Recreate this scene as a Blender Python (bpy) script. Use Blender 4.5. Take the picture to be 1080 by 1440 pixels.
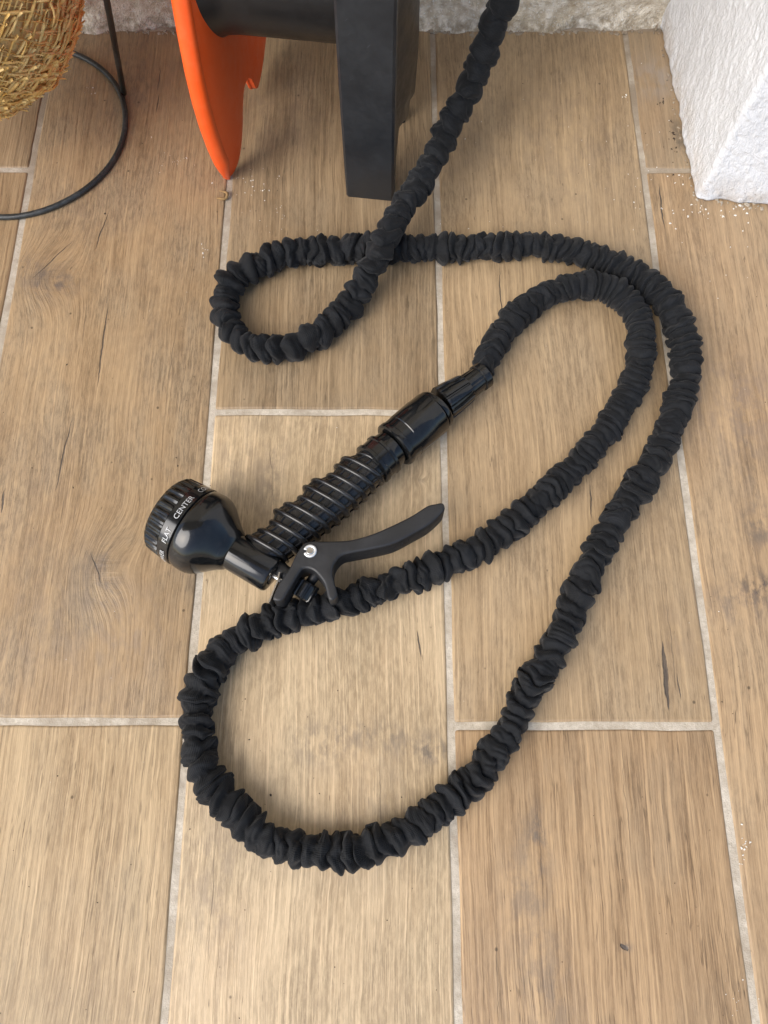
import bpy, bmesh, math, random
import numpy as np
from mathutils import Vector, Matrix
random.seed(7)
rng = np.random.default_rng(11)
R = math.radians
sc = bpy.context.scene
for o in list(bpy.data.objects): bpy.data.objects.remove(o)
C = sc.collection

# ------------------------------------------------------------------ camera, light, exposure
CAM_H = 0.457
FPX = 1081.0                      # focal length in photo pixels (1080 x 1440)
PITCH = R(71.5)
cd = bpy.data.cameras.new('camera'); cam = bpy.data.objects.new('camera', cd); C.objects.link(cam)
cam.location = (0, 0, CAM_H); cam.rotation_euler = (math.pi/2-PITCH, 0, 0)
cd.sensor_fit = 'VERTICAL'; cd.sensor_height = 24; cd.lens = 24*FPX/1440
cd.clip_start = 0.01; cd.clip_end = 200
sc.camera = cam
sc.render.resolution_x = 768; sc.render.resolution_y = 1024

SUN_EL, SUN_AZ = 42, 232           # azimuth clockwise from +Y (north): behind the viewer, from the left
w = bpy.data.worlds.new('World'); sc.world = w; w.use_nodes = True
nt = w.node_tree; nt.nodes.clear()
wo = nt.nodes.new('ShaderNodeOutputWorld'); bg = nt.nodes.new('ShaderNodeBackground'); sk = nt.nodes.new('ShaderNodeTexSky')
sk.sky_type = 'NISHITA'; sk.sun_disc = False; sk.sun_elevation = R(SUN_EL); sk.sun_rotation = R(SUN_AZ)
sk.air_density = 1.0; sk.dust_density = 2.0; sk.ozone_density = 1.0
bg.inputs['Strength'].default_value = 0.15
nt.links.new(sk.outputs[0], bg.inputs[0]); nt.links.new(bg.outputs[0], wo.inputs[0])
sd = bpy.data.lights.new('sun', 'SUN'); sun = bpy.data.objects.new('sun', sd); C.objects.link(sun)
sd.energy = 2.3; sd.angle = R(48); sd.color = (1, .965, .92)
az = R(SUN_AZ); el = R(SUN_EL)
sdir = Vector((math.sin(az)*math.cos(el), math.cos(az)*math.cos(el), math.sin(el)))
sun.rotation_euler = sdir.to_track_quat('Z', 'Y').to_euler(); sun.location = sdir*3
sc.view_settings.view_transform = 'Standard'; sc.view_settings.look = 'None'
sc.view_settings.exposure = 0.58; sc.view_settings.gamma = 1; sc.view_settings.use_curve_mapping = False

# ------------------------------------------------------------------ helpers
fw = np.array([0, math.cos(PITCH), -math.sin(PITCH)]); up = np.array([0, math.sin(PITCH), math.cos(PITCH)])
def P(x, y, z=0.0):
    """measured photo point -> world point on the horizontal plane at height z"""
    d = fw*FPX + np.array([1., 0, 0])*(x-540) - up*(y-720)
    t = (z-CAM_H)/d[2]
    v = np.array([0, 0, CAM_H]) + d*t
    return Vector((float(v[0]), float(v[1]), float(z)))

def tag(o, label=None, cat=None, group=None, kind=None):
    if label: o['label'] = label
    if cat: o['category'] = cat
    if group: o['group'] = group
    if kind: o['kind'] = kind
    return o
def empty(name, loc=(0, 0, 0)):
    o = bpy.data.objects.new(name, None); C.objects.link(o); o.location = loc; o.empty_display_size = .02; return o
def link(name, me, mat, parent=None, smooth=True, kind=None):
    o = bpy.data.objects.new(name, me); C.objects.link(o)
    if mat: me.materials.append(mat)
    if smooth: me.polygons.foreach_set('use_smooth', [True]*len(me.polygons))
    if parent:
        o.parent = parent
        # parents are all placed without rotation: keep world coordinates in the mesh
        off = Vector((0, 0, 0)); p = parent
        while p: off += p.location; p = p.parent
        o.location = -off
    if kind: o['kind'] = kind
    return o
def pymesh(name, verts, faces):
    me = bpy.data.meshes.new(name); me.from_pydata([tuple(v) for v in verts], [], faces); me.update(); return me
def gridmesh(name, V, closed_v=True, caps=False):
    """V: (n, m, 3) array, ring index second"""
    n, m, _ = V.shape
    i = np.arange(n-1)[:, None]; j = np.arange(m if closed_v else m-1)[None, :]
    j2 = (j+1) % m
    f = np.stack([i*m+j, i*m+j2, (i+1)*m+j2, (i+1)*m+j], -1).reshape(-1, 4)
    me = bpy.data.meshes.new(name)
    vs = V.reshape(-1, 3); loops = [f.reshape(-1)]; starts = list(range(0, 4*len(f), 4)); tot = [4]*len(f)
    if caps:
        loops.append(np.arange(m)[::-1]); starts.append(4*len(f)); tot.append(m)
        loops.append(np.arange(m)+(n-1)*m); starts.append(4*len(f)+m); tot.append(m)
    lp = np.concatenate(loops)
    me.vertices.add(len(vs)); me.vertices.foreach_set('co', vs.astype(np.float32).reshape(-1))
    me.loops.add(len(lp)); me.loops.foreach_set('vertex_index', lp.astype(np.int32))
    me.polygons.add(len(starts)); me.polygons.foreach_set('loop_start', starts); me.polygons.foreach_set('loop_total', tot)
    me.update(calc_edges=True); me.validate()
    return me
def autosmooth(me, ang=35):
    me.polygons.foreach_set('use_smooth', [True]*len(me.polygons))
    bm = bmesh.new(); bm.from_mesh(me)
    for e in bm.edges:
        if len(e.link_faces) == 2 and e.calc_face_angle(0) > R(ang): e.smooth = False
    bm.to_mesh(me); bm.free()
def frame(ax):
    ax = Vector(ax).normalized(); z = Vector((0, 0, 1))
    s = ax.cross(z)
    s = s.normalized() if s.length > 1e-4 else Vector((1, 0, 0))
    return ax, s, s.cross(ax).normalized()
def lathe(name, o, ax, prof, seg=64, rf=None, caps=True):
    """prof: list of (t along axis, radius); rf(theta, t) multiplies the radius"""
    ax, s, u = frame(ax); o = Vector(o)
    th = np.linspace(0, 2*math.pi, seg, endpoint=False)
    V = np.zeros((len(prof), seg, 3))
    for k, (t, r) in enumerate(prof):
        rr = np.full(seg, r, float)
        if rf is not None: rr = rr*rf(th, t)
        c = np.array(o)+np.array(ax)*t
        V[k] = c + rr[:, None]*(np.cos(th)[:, None]*np.array(s) + np.sin(th)[:, None]*np.array(u))
    me = gridmesh(name, V, True, caps)
    return me
def tubemesh(name, pts, r, seg=12, closed=False):
    pts = [Vector(p) for p in pts]; n = len(pts)
    rr = r if hasattr(r, '__len__') else [r]*n
    V = np.zeros((n + (1 if closed else 0), seg, 3)); prev = None
    for i, p in enumerate(pts):
        a = pts[(i-1) % n] if closed or i > 0 else p; b = pts[(i+1) % n] if closed or i < n-1 else p
        t = (b-a).normalized()
        if prev is None:
            s = t.cross(Vector((0, 0, 1)));
            if s.length < .1: s = t.cross(Vector((0, 1, 0)))
        else: s = prev - t*prev.dot(t)
        s.normalize(); prev = s; u = s.cross(t)
        for k in range(seg):
            q = 2*math.pi*k/seg; V[i, k] = p + (s*math.cos(q)+u*math.sin(q))*rr[i]
    if closed: V[n] = V[0]
    return gridmesh(name, V, True, not closed)
def prism(name, pts, z0, z1, bev=0.0, segs=2):
    bm = bmesh.new(); vs = [bm.verts.new((p[0], p[1], z0)) for p in pts]
    f = bm.faces.new(vs); bmesh.ops.recalc_face_normals(bm, faces=[f])
    r = bmesh.ops.extrude_face_region(bm, geom=[f])
    bmesh.ops.translate(bm, vec=(0, 0, z1-z0), verts=[v for v in r['geom'] if isinstance(v, bmesh.types.BMVert)])
    bmesh.ops.recalc_face_normals(bm, faces=bm.faces)
    if bev:
        es = [e for e in bm.edges if abs(e.verts[0].co.z-e.verts[1].co.z) < 1e-7 and len(e.link_faces) == 2]
        bmesh.ops.bevel(bm, geom=es, offset=bev, segments=segs, profile=.6, affect='EDGES', clamp_overlap=True)
    me = bpy.data.meshes.new(name); bm.to_mesh(me); bm.free(); autosmooth(me, 40); return me
def smooth_curve(pts, step, closed=False):
    """Catmull-Rom through pts, resampled at even arc length; returns (n,3) array"""
    p = np.array([list(q) for q in pts], float)
    if closed: p = np.vstack([p[-1], p, p[0], p[1]])
    else: p = np.vstack([2*p[0]-p[1], p, 2*p[-1]-p[-2]])
    out = []
    for i in range(1, len(p)-2):
        t = np.linspace(0, 1, 40, endpoint=False)[:, None]
        a, b, c, d = p[i-1], p[i], p[i+1], p[i+2]
        out.append(.5*((2*b)+(-a+c)*t+(2*a-5*b+4*c-d)*t**2+(-a+3*b-3*c+d)*t**3))
    out.append(p[-2][None]); q = np.vstack(out)
    L = np.r_[0, np.cumsum(np.linalg.norm(np.diff(q, axis=0), axis=1))]
    m = max(4, int(L[-1]/step)); s = np.linspace(0, L[-1], m)
    return np.stack([np.interp(s, L, q[:, k]) for k in range(3)], 1), s
def lattice2(seed, nu, nv):
    g = np.random.default_rng(seed).uniform(-1, 1, (nu, nv))
    def f(u, v):                     # v periodic in [0, nv)
        u = np.clip(u, 0, nu-2.001); iu = np.floor(u).astype(int); fu = u-iu; fu = fu*fu*(3-2*fu)
        v = np.mod(v, nv); iv = np.floor(v).astype(int) % nv; fv = v-np.floor(v); fv = fv*fv*(3-2*fv); iv2 = (iv+1) % nv
        return (g[iu, iv]*(1-fu)+g[iu+1, iv]*fu)*(1-fv)+(g[iu, iv2]*(1-fu)+g[iu+1, iv2]*fu)*fv
    return f

# ------------------------------------------------------------------ node helpers
class NB:
    def __init__(s, name):
        s.m = bpy.data.materials.new(name); s.m.use_nodes = True; s.t = s.m.node_tree; s.n = s.t.nodes
        s.b = s.n['Principled BSDF']; s.out = s.n['Material Output']
    def new(s, t, **k):
        x = s.n.new(t)
        for a, b in k.items(): setattr(x, a, b)
        return x
    def put(s, sock, v):
        if isinstance(v, bpy.types.NodeSocket): s.t.links.new(v, sock)
        elif v is not None: sock.default_value = v
    def math(s, op, a, b=None, c=None, clamp=False):
        x = s.new('ShaderNodeMath', operation=op, use_clamp=clamp); s.put(x.inputs[0], a); s.put(x.inputs[1], b)
        if c is not None: s.put(x.inputs[2], c)
        return x.outputs[0]
    def xyz(s, x, y, z):
        c = s.new('ShaderNodeCombineXYZ'); s.put(c.inputs[0], x); s.put(c.inputs[1], y); s.put(c.inputs[2], z); return c.outputs[0]
    def sep(s, v):
        c = s.new('ShaderNodeSeparateXYZ'); s.put(c.inputs[0], v); return c.outputs
    def noise(s, v, scale=1, detail=3, rough=.5, dist=0):
        x = s.new('ShaderNodeTexNoise'); s.put(x.inputs['Vector'], v); x.inputs['Scale'].default_value = scale
        x.inputs['Detail'].default_value = detail; x.inputs['Roughness'].default_value = rough; x.inputs['Distortion'].default_value = dist
        return x.outputs['Fac']
    def ramp(s, v, a, b, c0=0., c1=1.):
        x = s.new('ShaderNodeMapRange', interpolation_type='SMOOTHSTEP'); s.put(x.inputs[0], v)
        for i, q in enumerate((a, b, c0, c1)): x.inputs[1+i].default_value = q
        return x.outputs[0]
    def mix(s, f, a, b, blend='MIX'):
        x = s.new('ShaderNodeMix', data_type='RGBA', blend_type=blend); s.put(x.inputs[0], f)
        for i, q in ((6, a), (7, b)):
            if isinstance(q, tuple): q = (*q, 1) if len(q) == 3 else q
            s.put(x.inputs[i], q)
        return x.outputs[2]
    def obj(s): return s.new('ShaderNodeTexCoord').outputs['Object']
    def uv(s): return s.new('ShaderNodeTexCoord').outputs['UV']
    def bump(s, h, dist, strength=1.0, normal=None):
        x = s.new('ShaderNodeBump'); s.put(x.inputs['Height'], h); x.inputs['Distance'].default_value = dist
        x.inputs['Strength'].default_value = strength
        if normal is not None: s.put(x.inputs['Normal'], normal)
        return x.outputs[0]
    def set(s, color=None, rough=None, normal=None, metal=None, coat=None, spec=None, sheen=None):
        b = s.b
        if color is not None: s.put(b.inputs['Base Color'], (*color, 1) if isinstance(color, tuple) and len(color) == 3 else color)
        if rough is not None: s.put(b.inputs['Roughness'], rough)
        if normal is not None: s.put(b.inputs['Normal'], normal)
        if metal is not None: s.put(b.inputs['Metallic'], metal)
        if coat is not None: b.inputs['Coat Weight'].default_value = coat; b.inputs['Coat Roughness'].default_value = .06
        if spec is not None: b.inputs['Specular IOR Level'].default_value = spec
        if sheen is not None: b.inputs['Sheen Weight'].default_value = sheen; b.inputs['Sheen Roughness'].default_value = .4
        return s.m

def wood(name, base, light, dark, seed, knots=(), cracks=(), patches=(), freq=1.0, grey=.35, streak=1.0, ml=.22, md=.0, grey_col=(.25, .205, .165)):
    yel = lambda c: (c[0]*.96, c[1]*.965, c[2]*.835)
    base, light, dark, grey_col = yel(base), yel(light), yel(dark), yel(grey_col)
    b = NB(name); x, y, z = b.sep(b.obj())
    gx = x; kd = None
    for (kx, ky, rx, ry, amp) in knots:
        dx = b.math('DIVIDE', b.math('SUBTRACT', x, kx), rx); dy = b.math('DIVIDE', b.math('SUBTRACT', y, ky), ry)
        d2 = b.math('ADD', b.math('MULTIPLY', dx, dx), b.math('MULTIPLY', dy, dy))
        e = b.math('POWER', 2.718, b.math('MULTIPLY', d2, -1.0))
        gx = b.math('ADD', gx, b.math('MULTIPLY', e, amp))
        core = b.math('POWER', 2.718, b.math('MULTIPLY', d2, -3.5))
        kd = core if kd is None else b.math('MAXIMUM', kd, core)
    w1 = b.noise(b.xyz(b.math('MULTIPLY', x, 9), b.math('MULTIPLY', y, 4), seed), 1, 2, .5)
    gx = b.math('ADD', gx, b.math('MULTIPLY', b.math('SUBTRACT', w1, .5), .016))
    w2 = b.noise(b.xyz(b.math('MULTIPLY', x, 60), b.math('MULTIPLY', y, 40), seed+3), 1, 3, .6)
    gx = b.math('ADD', gx, b.math('MULTIPLY', b.math('SUBTRACT', w2, .5), .0016))
    fine = b.noise(b.xyz(b.math('MULTIPLY', gx, 620*freq), b.math('MULTIPLY', y, 10), seed), 1, 6, .68)
    med = b.noise(b.xyz(b.math('MULTIPLY', gx, 120*freq), b.math('MULTIPLY', y, 6), seed+9), 1, 4, .6)
    wide = b.noise(b.xyz(b.math('MULTIPLY', gx, 28), b.math('MULTIPLY', y, 4), seed+17), 1, 3, .55)
    blot = b.noise(b.xyz(b.math('MULTIPLY', x, 22), b.math('MULTIPLY', y, 13), seed+31), 1, 5, .6)
    mott = b.noise(b.xyz(b.math('MULTIPLY', gx, 520), b.math('MULTIPLY', y, 110), seed+5), 1, 4, .75)
    col = b.mix(b.ramp(wide, .32, .68), base, light)
    col = b.mix(b.math('MULTIPLY', b.ramp(blot, .40, .64), grey), col, grey_col)
    big = b.noise(b.xyz(b.math('MULTIPLY', gx, 45), b.math('MULTIPLY', y, 9), seed+90), 1, 4, .6)
    col = b.mix(b.math('MULTIPLY', b.ramp(big, .50, .36), .38), col, tuple((p+q)/2*.9 for p, q in zip(base, dark)))
    col = b.mix(b.math('MULTIPLY', b.ramp(med, .50, .34), .40*streak), col, dark)
    col = b.mix(b.math('MULTIPLY', b.ramp(fine, .50, .36), .62*streak), col, dark)
    col = b.mix(b.math('MULTIPLY', b.ramp(fine, .53, .64), .55), col, tuple(min(.9, c*1.28) for c in light))
    f2 = b.noise(b.xyz(b.math('MULTIPLY', gx, 1500), b.math('MULTIPLY', y, 26), seed+71), 1, 4, .65)
    col = b.mix(b.math('MULTIPLY', b.ramp(f2, .47, .36), .42*streak), col, dark)
    col = b.mix(b.math('MULTIPLY', b.ramp(f2, .54, .66), .34), col, tuple(min(.9, c*1.3) for c in light))
    mask2 = b.ramp(b.noise(b.xyz(b.math('MULTIPLY', x, 30), b.math('MULTIPLY', y, 14), seed+40), 1, 3, .6), .42, .58)
    thr = b.noise(b.xyz(b.math('MULTIPLY', gx, 260*freq), b.math('MULTIPLY', y, 7), seed+60), 1, 3, .6)
    line = b.ramp(b.math('ABSOLUTE', b.math('SUBTRACT', thr, .5)), .020, .005)
    col = b.mix(b.math('MULTIPLY', b.math('MULTIPLY', line, mask2), .62*streak), col, tuple(c*.42 for c in dark))
    col = b.mix(b.math('MULTIPLY', b.ramp(mott, .40, .66), ml), col, tuple(min(.9, c*1.28) for c in light))
    if md: col = b.mix(b.math('MULTIPLY', b.math('MULTIPLY', b.ramp(mott, .52, .36), b.ramp(blot, .42, .60)), md), col, dark)
    # pores: short dark ticks
    por = b.noise(b.xyz(b.math('MULTIPLY', gx, 900), b.math('MULTIPLY', y, 90), seed+21), 1, 2, .5)
    porm = b.noise(b.xyz(b.math('MULTIPLY', x, 35), b.math('MULTIPLY', y, 18), seed+50), 1, 2, .5)
    pm = b.math('MULTIPLY', b.ramp(por, .68, .76), b.ramp(porm, .42, .62))
    col = b.mix(b.math('MULTIPLY', pm, .65), col, tuple(c*.35 for c in dark))
    # dark specks
    v = b.new('ShaderNodeTexVoronoi'); v.inputs['Scale'].default_value = 75; b.put(v.inputs['Vector'], b.xyz(x, b.math('MULTIPLY', y, .9), seed))
    sepc = b.new('ShaderNodeSeparateColor'); b.put(sepc.inputs[0], v.outputs['Color'])
    sp = b.math('MULTIPLY', b.ramp(v.outputs['Distance'], .085, .04), b.math('GREATER_THAN', sepc.outputs[0], .80))
    col = b.mix(b.math('MULTIPLY', sp, .7), col, tuple(c*.3 for c in dark))
    if kd is not None:
        kn = b.math('MULTIPLY', kd, b.ramp(b.noise(b.xyz(b.math('MULTIPLY', x, 70), b.math('MULTIPLY', y, 45), seed+77), 1, 5, .7), .38, .62))
        col = b.mix(b.math('MULTIPLY', kn, .62), col, (.12, .095, .075))
    crk = None
    for (cx, cy, hl, wd, sl, wig) in cracks:      # centre, half length, half width, slope, wiggle
        yy = b.math('SUBTRACT', y, cy)
        nn = b.noise(b.xyz(0., b.math('MULTIPLY', y, 55), seed+cx*91), 1, 3, .6)
        xx = b.math('SUBTRACT', b.math('SUBTRACT', x, cx), b.math('ADD', b.math('MULTIPLY', yy, sl), b.math('MULTIPLY', b.math('SUBTRACT', nn, .5), wig)))
        tp = b.math('SUBTRACT', 1., b.math('POWER', b.math('ABSOLUTE', b.math('DIVIDE', yy, hl)), 2.), clamp=True)
        n2 = b.noise(b.xyz(b.math('MULTIPLY', x, 700), b.math('MULTIPLY', y, 300), seed), 1, 2, .6)
        wv = b.math('MULTIPLY', b.math('MULTIPLY', tp, wd), b.math('ADD', n2, .55))
        q = b.math('SUBTRACT', 1., b.math('DIVIDE', b.math('ABSOLUTE', xx), b.math('ADD', wv, 1e-6)), clamp=True)
        q = b.math('MULTIPLY', b.math('MULTIPLY', b.ramp(q, 0., .45), b.math('GREATER_THAN', tp, .001)), .35 if wd < .0004 else 1.)
        crk = q if crk is None else b.math('MAXIMUM', crk, q)
    if crk is not None: col = b.mix(b.math('MULTIPLY', crk, .82), col, (.045, .040, .038))
    for (px, py, prx, pry, amt, pc) in patches:
        dx = b.math('DIVIDE', b.math('SUBTRACT', x, px), prx); dy = b.math('DIVIDE', b.math('SUBTRACT', y, py), pry)
        d2 = b.math('ADD', b.math('MULTIPLY', dx, dx), b.math('MULTIPLY', dy, dy))
        e = b.math('POWER', 2.718, b.math('MULTIPLY', d2, -1.0))
        nn = b.noise(b.xyz(b.math('MULTIPLY', gx, 110), b.math('MULTIPLY', y, 60), seed+13+px), 1, 5, .7)
        e = b.math('MULTIPLY', e, b.ramp(nn, .40, .62))
        col = b.mix(b.math('MULTIPLY', e, amt), col, pc)
    h = b.math('ADD', b.math('MULTIPLY', fine, 1.0), b.math('MULTIPLY', med, 1.2))
    if crk is not None: h = b.math('SUBTRACT', h, b.math('MULTIPLY', crk, 1.6))
    if kd is not None: h = b.math('ADD', h, b.math('MULTIPLY', kd, b.noise(b.xyz(b.math('MULTIPLY', x, 60), b.math('MULTIPLY', y, 420), seed+8), 1, 3, .6)))
    rg = b.ramp(b.math('ADD', b.math('MULTIPLY', fine, .5), b.math('MULTIPLY', blot, .5)), .3, .7, .30, .50)
    return b.set(color=col, rough=rg, normal=b.bump(h, .0006, .9), spec=.4)

# ------------------------------------------------------------------ simple materials
def m_plastic(name, col, rough, bumpy=0, dust=0., dustcol=(.16, .17, .18), coat=None, scr=0, lo=.44, hi=.68):
    b = NB(name); o = b.obj()
    n = b.noise(o, 55, 8, .75); n2 = b.noise(o, 420, 3, .6)
    c = b.mix(b.math('MULTIPLY', b.ramp(b.math('ADD', b.math('MULTIPLY', n, .7), b.math('MULTIPLY', n2, .3)), lo, hi), dust), col, dustcol)
    r = b.ramp(n, .35, .7, rough*.85, min(1, rough*1.35))
    hb = b.math('ADD', b.math('MULTIPLY', n2, .4), n)
    if scr:
        x, y, z = b.sep(o)
        sv = b.noise(b.xyz(b.math('MULTIPLY', b.math('ADD', x, z), 60), b.math('MULTIPLY', b.math('SUBTRACT', z, x), 1500), y), 1, 2, .6)
        sm = b.math('MULTIPLY', b.ramp(sv, .70, .76), b.ramp(b.noise(o, 90, 2, .5), .5, .6))
        c = b.mix(b.math('MULTIPLY', sm, scr), c, tuple(min(1, q) for q in dustcol))
    return b.set(color=c, rough=r, normal=b.bump(hb, .0002, bumpy) if bumpy else None, coat=coat, spec=.5)
M_GLOSS = m_plastic('glossy_black_plastic', (.0055, .006, .0065), .13, .12, .10, (.09, .09, .09), scr=.4)
M_GRIP = m_plastic('grip_black_plastic', (.007, .007, .0075), .24, .15, .12, (.12, .12, .12))
M_MATTE = m_plastic('matte_black_plastic', (.014, .0145, .016), .48, .3, .10, (.09, .09, .09), scr=.35)
M_REEL = m_plastic('dusty_black_reel_plastic', (.014, .016, .019), .40, .25, .10, (.09, .10, .115), scr=.9, lo=.35, hi=.8)
M_REELD = m_plastic('dark_reel_plastic', (.007, .0075, .009), .34, .25, .10, (.05, .055, .06), scr=.5)
M_ORANGE = m_plastic('orange_reel_plastic', (.87, .100, .013), .36, .4, .10, (.95, .30, .12))
M_RUBBER = m_plastic('wire_black_paint', (.016, .018, .018), .42, .8, .45, (.10, .11, .11))
b = NB('white_print'); M_PRINT = b.set(color=(.50, .51, .51), rough=.5)
b = NB('dull_steel'); M_STEEL = b.set(color=(.62, .60, .57), rough=.28, metal=1.0)
b = NB('painted_rivet'); M_RIVET = b.set(color=(.78, .79, .79), rough=.3, metal=.55)

def m_fabric():
    b = NB('black_woven_fabric'); u, v, _ = b.sep(b.uv())
    ns = b.noise(b.xyz(b.math('MULTIPLY', u, 900), b.math('MULTIPLY', v, 900), 0.), 1, 2, .5)
    ws = b.math('SINE', b.math('MULTIPLY', b.math('ADD', v, b.math('MULTIPLY', ns, .0001)), 2*math.pi/.0011))
    wt = b.math('SINE', b.math('MULTIPLY', u, 2*math.pi/.0013))
    h = b.math('ADD', b.math('MULTIPLY', ws, .5), b.math('MULTIPLY', wt, .22))
    big = b.noise(b.xyz(b.math('MULTIPLY', u, 60), b.math('MULTIPLY', v, 60), 4.), 1, 4, .6)
    lint = b.noise(b.xyz(b.math('MULTIPLY', u, 1400), b.math('MULTIPLY', v, 500), 8.), 1, 2, .5)
    wr = b.noise(b.xyz(b.math('MULTIPLY', u, 240), b.math('MULTIPLY', v, 110), 2.), 1, 4, .6)
    c = b.mix(b.ramp(big, .35, .7), (.0036, .0042, .0052), (.0084, .0096, .0118))
    c = b.mix(b.math('MULTIPLY', b.ramp(lint, .74, .80), .5), c, (.11, .10, .09))
    nrm = b.bump(wr, .0008, .5); nrm = b.bump(h, .0002, .7, nrm)
    return b.set(color=c, rough=.72, normal=nrm, sheen=.09, spec=.24)
M_FABRIC = m_fabric()

def m_grout():
    b = NB('cement_grout'); o = b.obj()
    n = b.noise(o, 380, 4, .65); n2 = b.noise(o, 26, 4, .6); n3 = b.noise(o, 1300, 2, .5)
    c = b.mix(b.ramp(n, .3, .7), (.45, .395, .315), (.62, .56, .465))
    c = b.mix(b.math('MULTIPLY', b.ramp(n2, .42, .66), .6), c, (.30, .245, .18))
    c = b.mix(b.math('MULTIPLY', b.ramp(n3, .68, .74), .45), c, (.2, .16, .12))
    n4 = b.noise(o, 95, 5, .7)
    c = b.mix(b.math('MULTIPLY', b.ramp(n4, .50, .68), .55), c, (.26, .205, .15))
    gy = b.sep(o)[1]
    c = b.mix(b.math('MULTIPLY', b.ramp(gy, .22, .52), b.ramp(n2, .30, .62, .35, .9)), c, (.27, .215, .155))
    return b.set(color=c, rough=.92, normal=b.bump(b.math('ADD', n, n3), .0006, .6), spec=.2)
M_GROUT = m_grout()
def m_stucco():
    b = NB('white_stucco'); o = b.obj(); x, y, z = b.sep(o)
    v = b.xyz(b.math('MULTIPLY', b.math('ADD', x, b.math('MULTIPLY', z, .35)), 1.), y, b.math('MULTIPLY', z, .65))
    n = b.noise(v, 300, 5, .62, .4); n2 = b.noise(o, 900, 3, .6); n3 = b.noise(o, 30, 3, .6)
    c = b.mix(b.ramp(n3, .4, .7), (.66, .675, .70), (.70, .715, .74))
    low = b.math('MULTIPLY', b.ramp(z, .030, .0), b.ramp(b.noise(o, 75, 4, .6), .36, .58))
    c = b.mix(b.math('MULTIPLY', low, .5), c, (.50, .44, .37))
    sp = b.math('MULTIPLY', b.ramp(z, .03, .0), b.ramp(b.noise(o, 420, 3, .6), .62, .70))
    c = b.mix(b.math('MULTIPLY', sp, .7), c, (.20, .13, .09))
    h = b.math('ADD', b.ramp(n, .3, .72), b.math('MULTIPLY', n2, .25))
    return b.set(color=c, rough=.85, normal=b.bump(h, .0016, .5), spec=.25)
M_STUCCO = m_stucco()
b = NB('ceiling_paint'); M_CEIL = b.set(color=(.45, .42, .38), rough=.9)
def m_wall():
    b = NB('rough_cream_render'); o = b.obj(); x, y, z = b.sep(o)
    n = b.noise(o, 160, 5, .65); n2 = b.noise(o, 700, 3, .6); n3 = b.noise(o, 16, 4, .6)
    c = b.mix(b.ramp(n, .35, .68), (.58, .50, .38), (.85, .79, .68))
    c = b.mix(b.math('MULTIPLY', b.ramp(n3, .5, .68), .6), c, (.60, .45, .23))
    c = b.mix(b.math('MULTIPLY', b.ramp(n2, .58, .66), .8), c, (.88, .88, .86))
    low = b.math('MULTIPLY', b.ramp(z, .014, .002), b.ramp(n, .7, .35))
    c = b.mix(b.math('MULTIPLY', low, .6), c, (.24, .19, .13))
    return b.set(color=c, rough=.9, normal=b.bump(b.math('ADD', n, b.math('MULTIPLY', n2, .4)), .004, .9), spec=.2)
M_WALL = m_wall()
def m_straw(name, a, c2):
    b = NB(name); o = b.obj(); n = b.noise(o, 120, 3, .6); n2 = b.noise(o, 900, 2, .5)
    oi = b.new('ShaderNodeNewGeometry').outputs['Random Per Island']
    c = b.mix(b.ramp(n, .35, .65), a, c2); c = b.mix(b.math('MULTIPLY', oi, .75), c, (.84, .62, .28))
    c = b.mix(b.math('MULTIPLY', b.ramp(n2, .6, .7), .3), c, (.12, .06, .015))
    return b.set(color=c, rough=.55, normal=b.bump(n2, .0005, .5), spec=.4)
M_STRAW = m_straw('dry_straw', (.66, .36, .075), (.86, .54, .16))
M_STRAWD = m_straw('straw_base', (.30, .15, .03), (.42, .22, .05))
b = NB('white_paint_specks'); M_SPECK = b.set(color=(.74, .72, .66), rough=.8)
b = NB('dark_dirt'); M_DIRT = b.set(color=(.05, .033, .022), rough=.9)
b = NB('dry_leaf'); M_LEAF = b.set(color=(.30, .19, .08), rough=.9)

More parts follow.
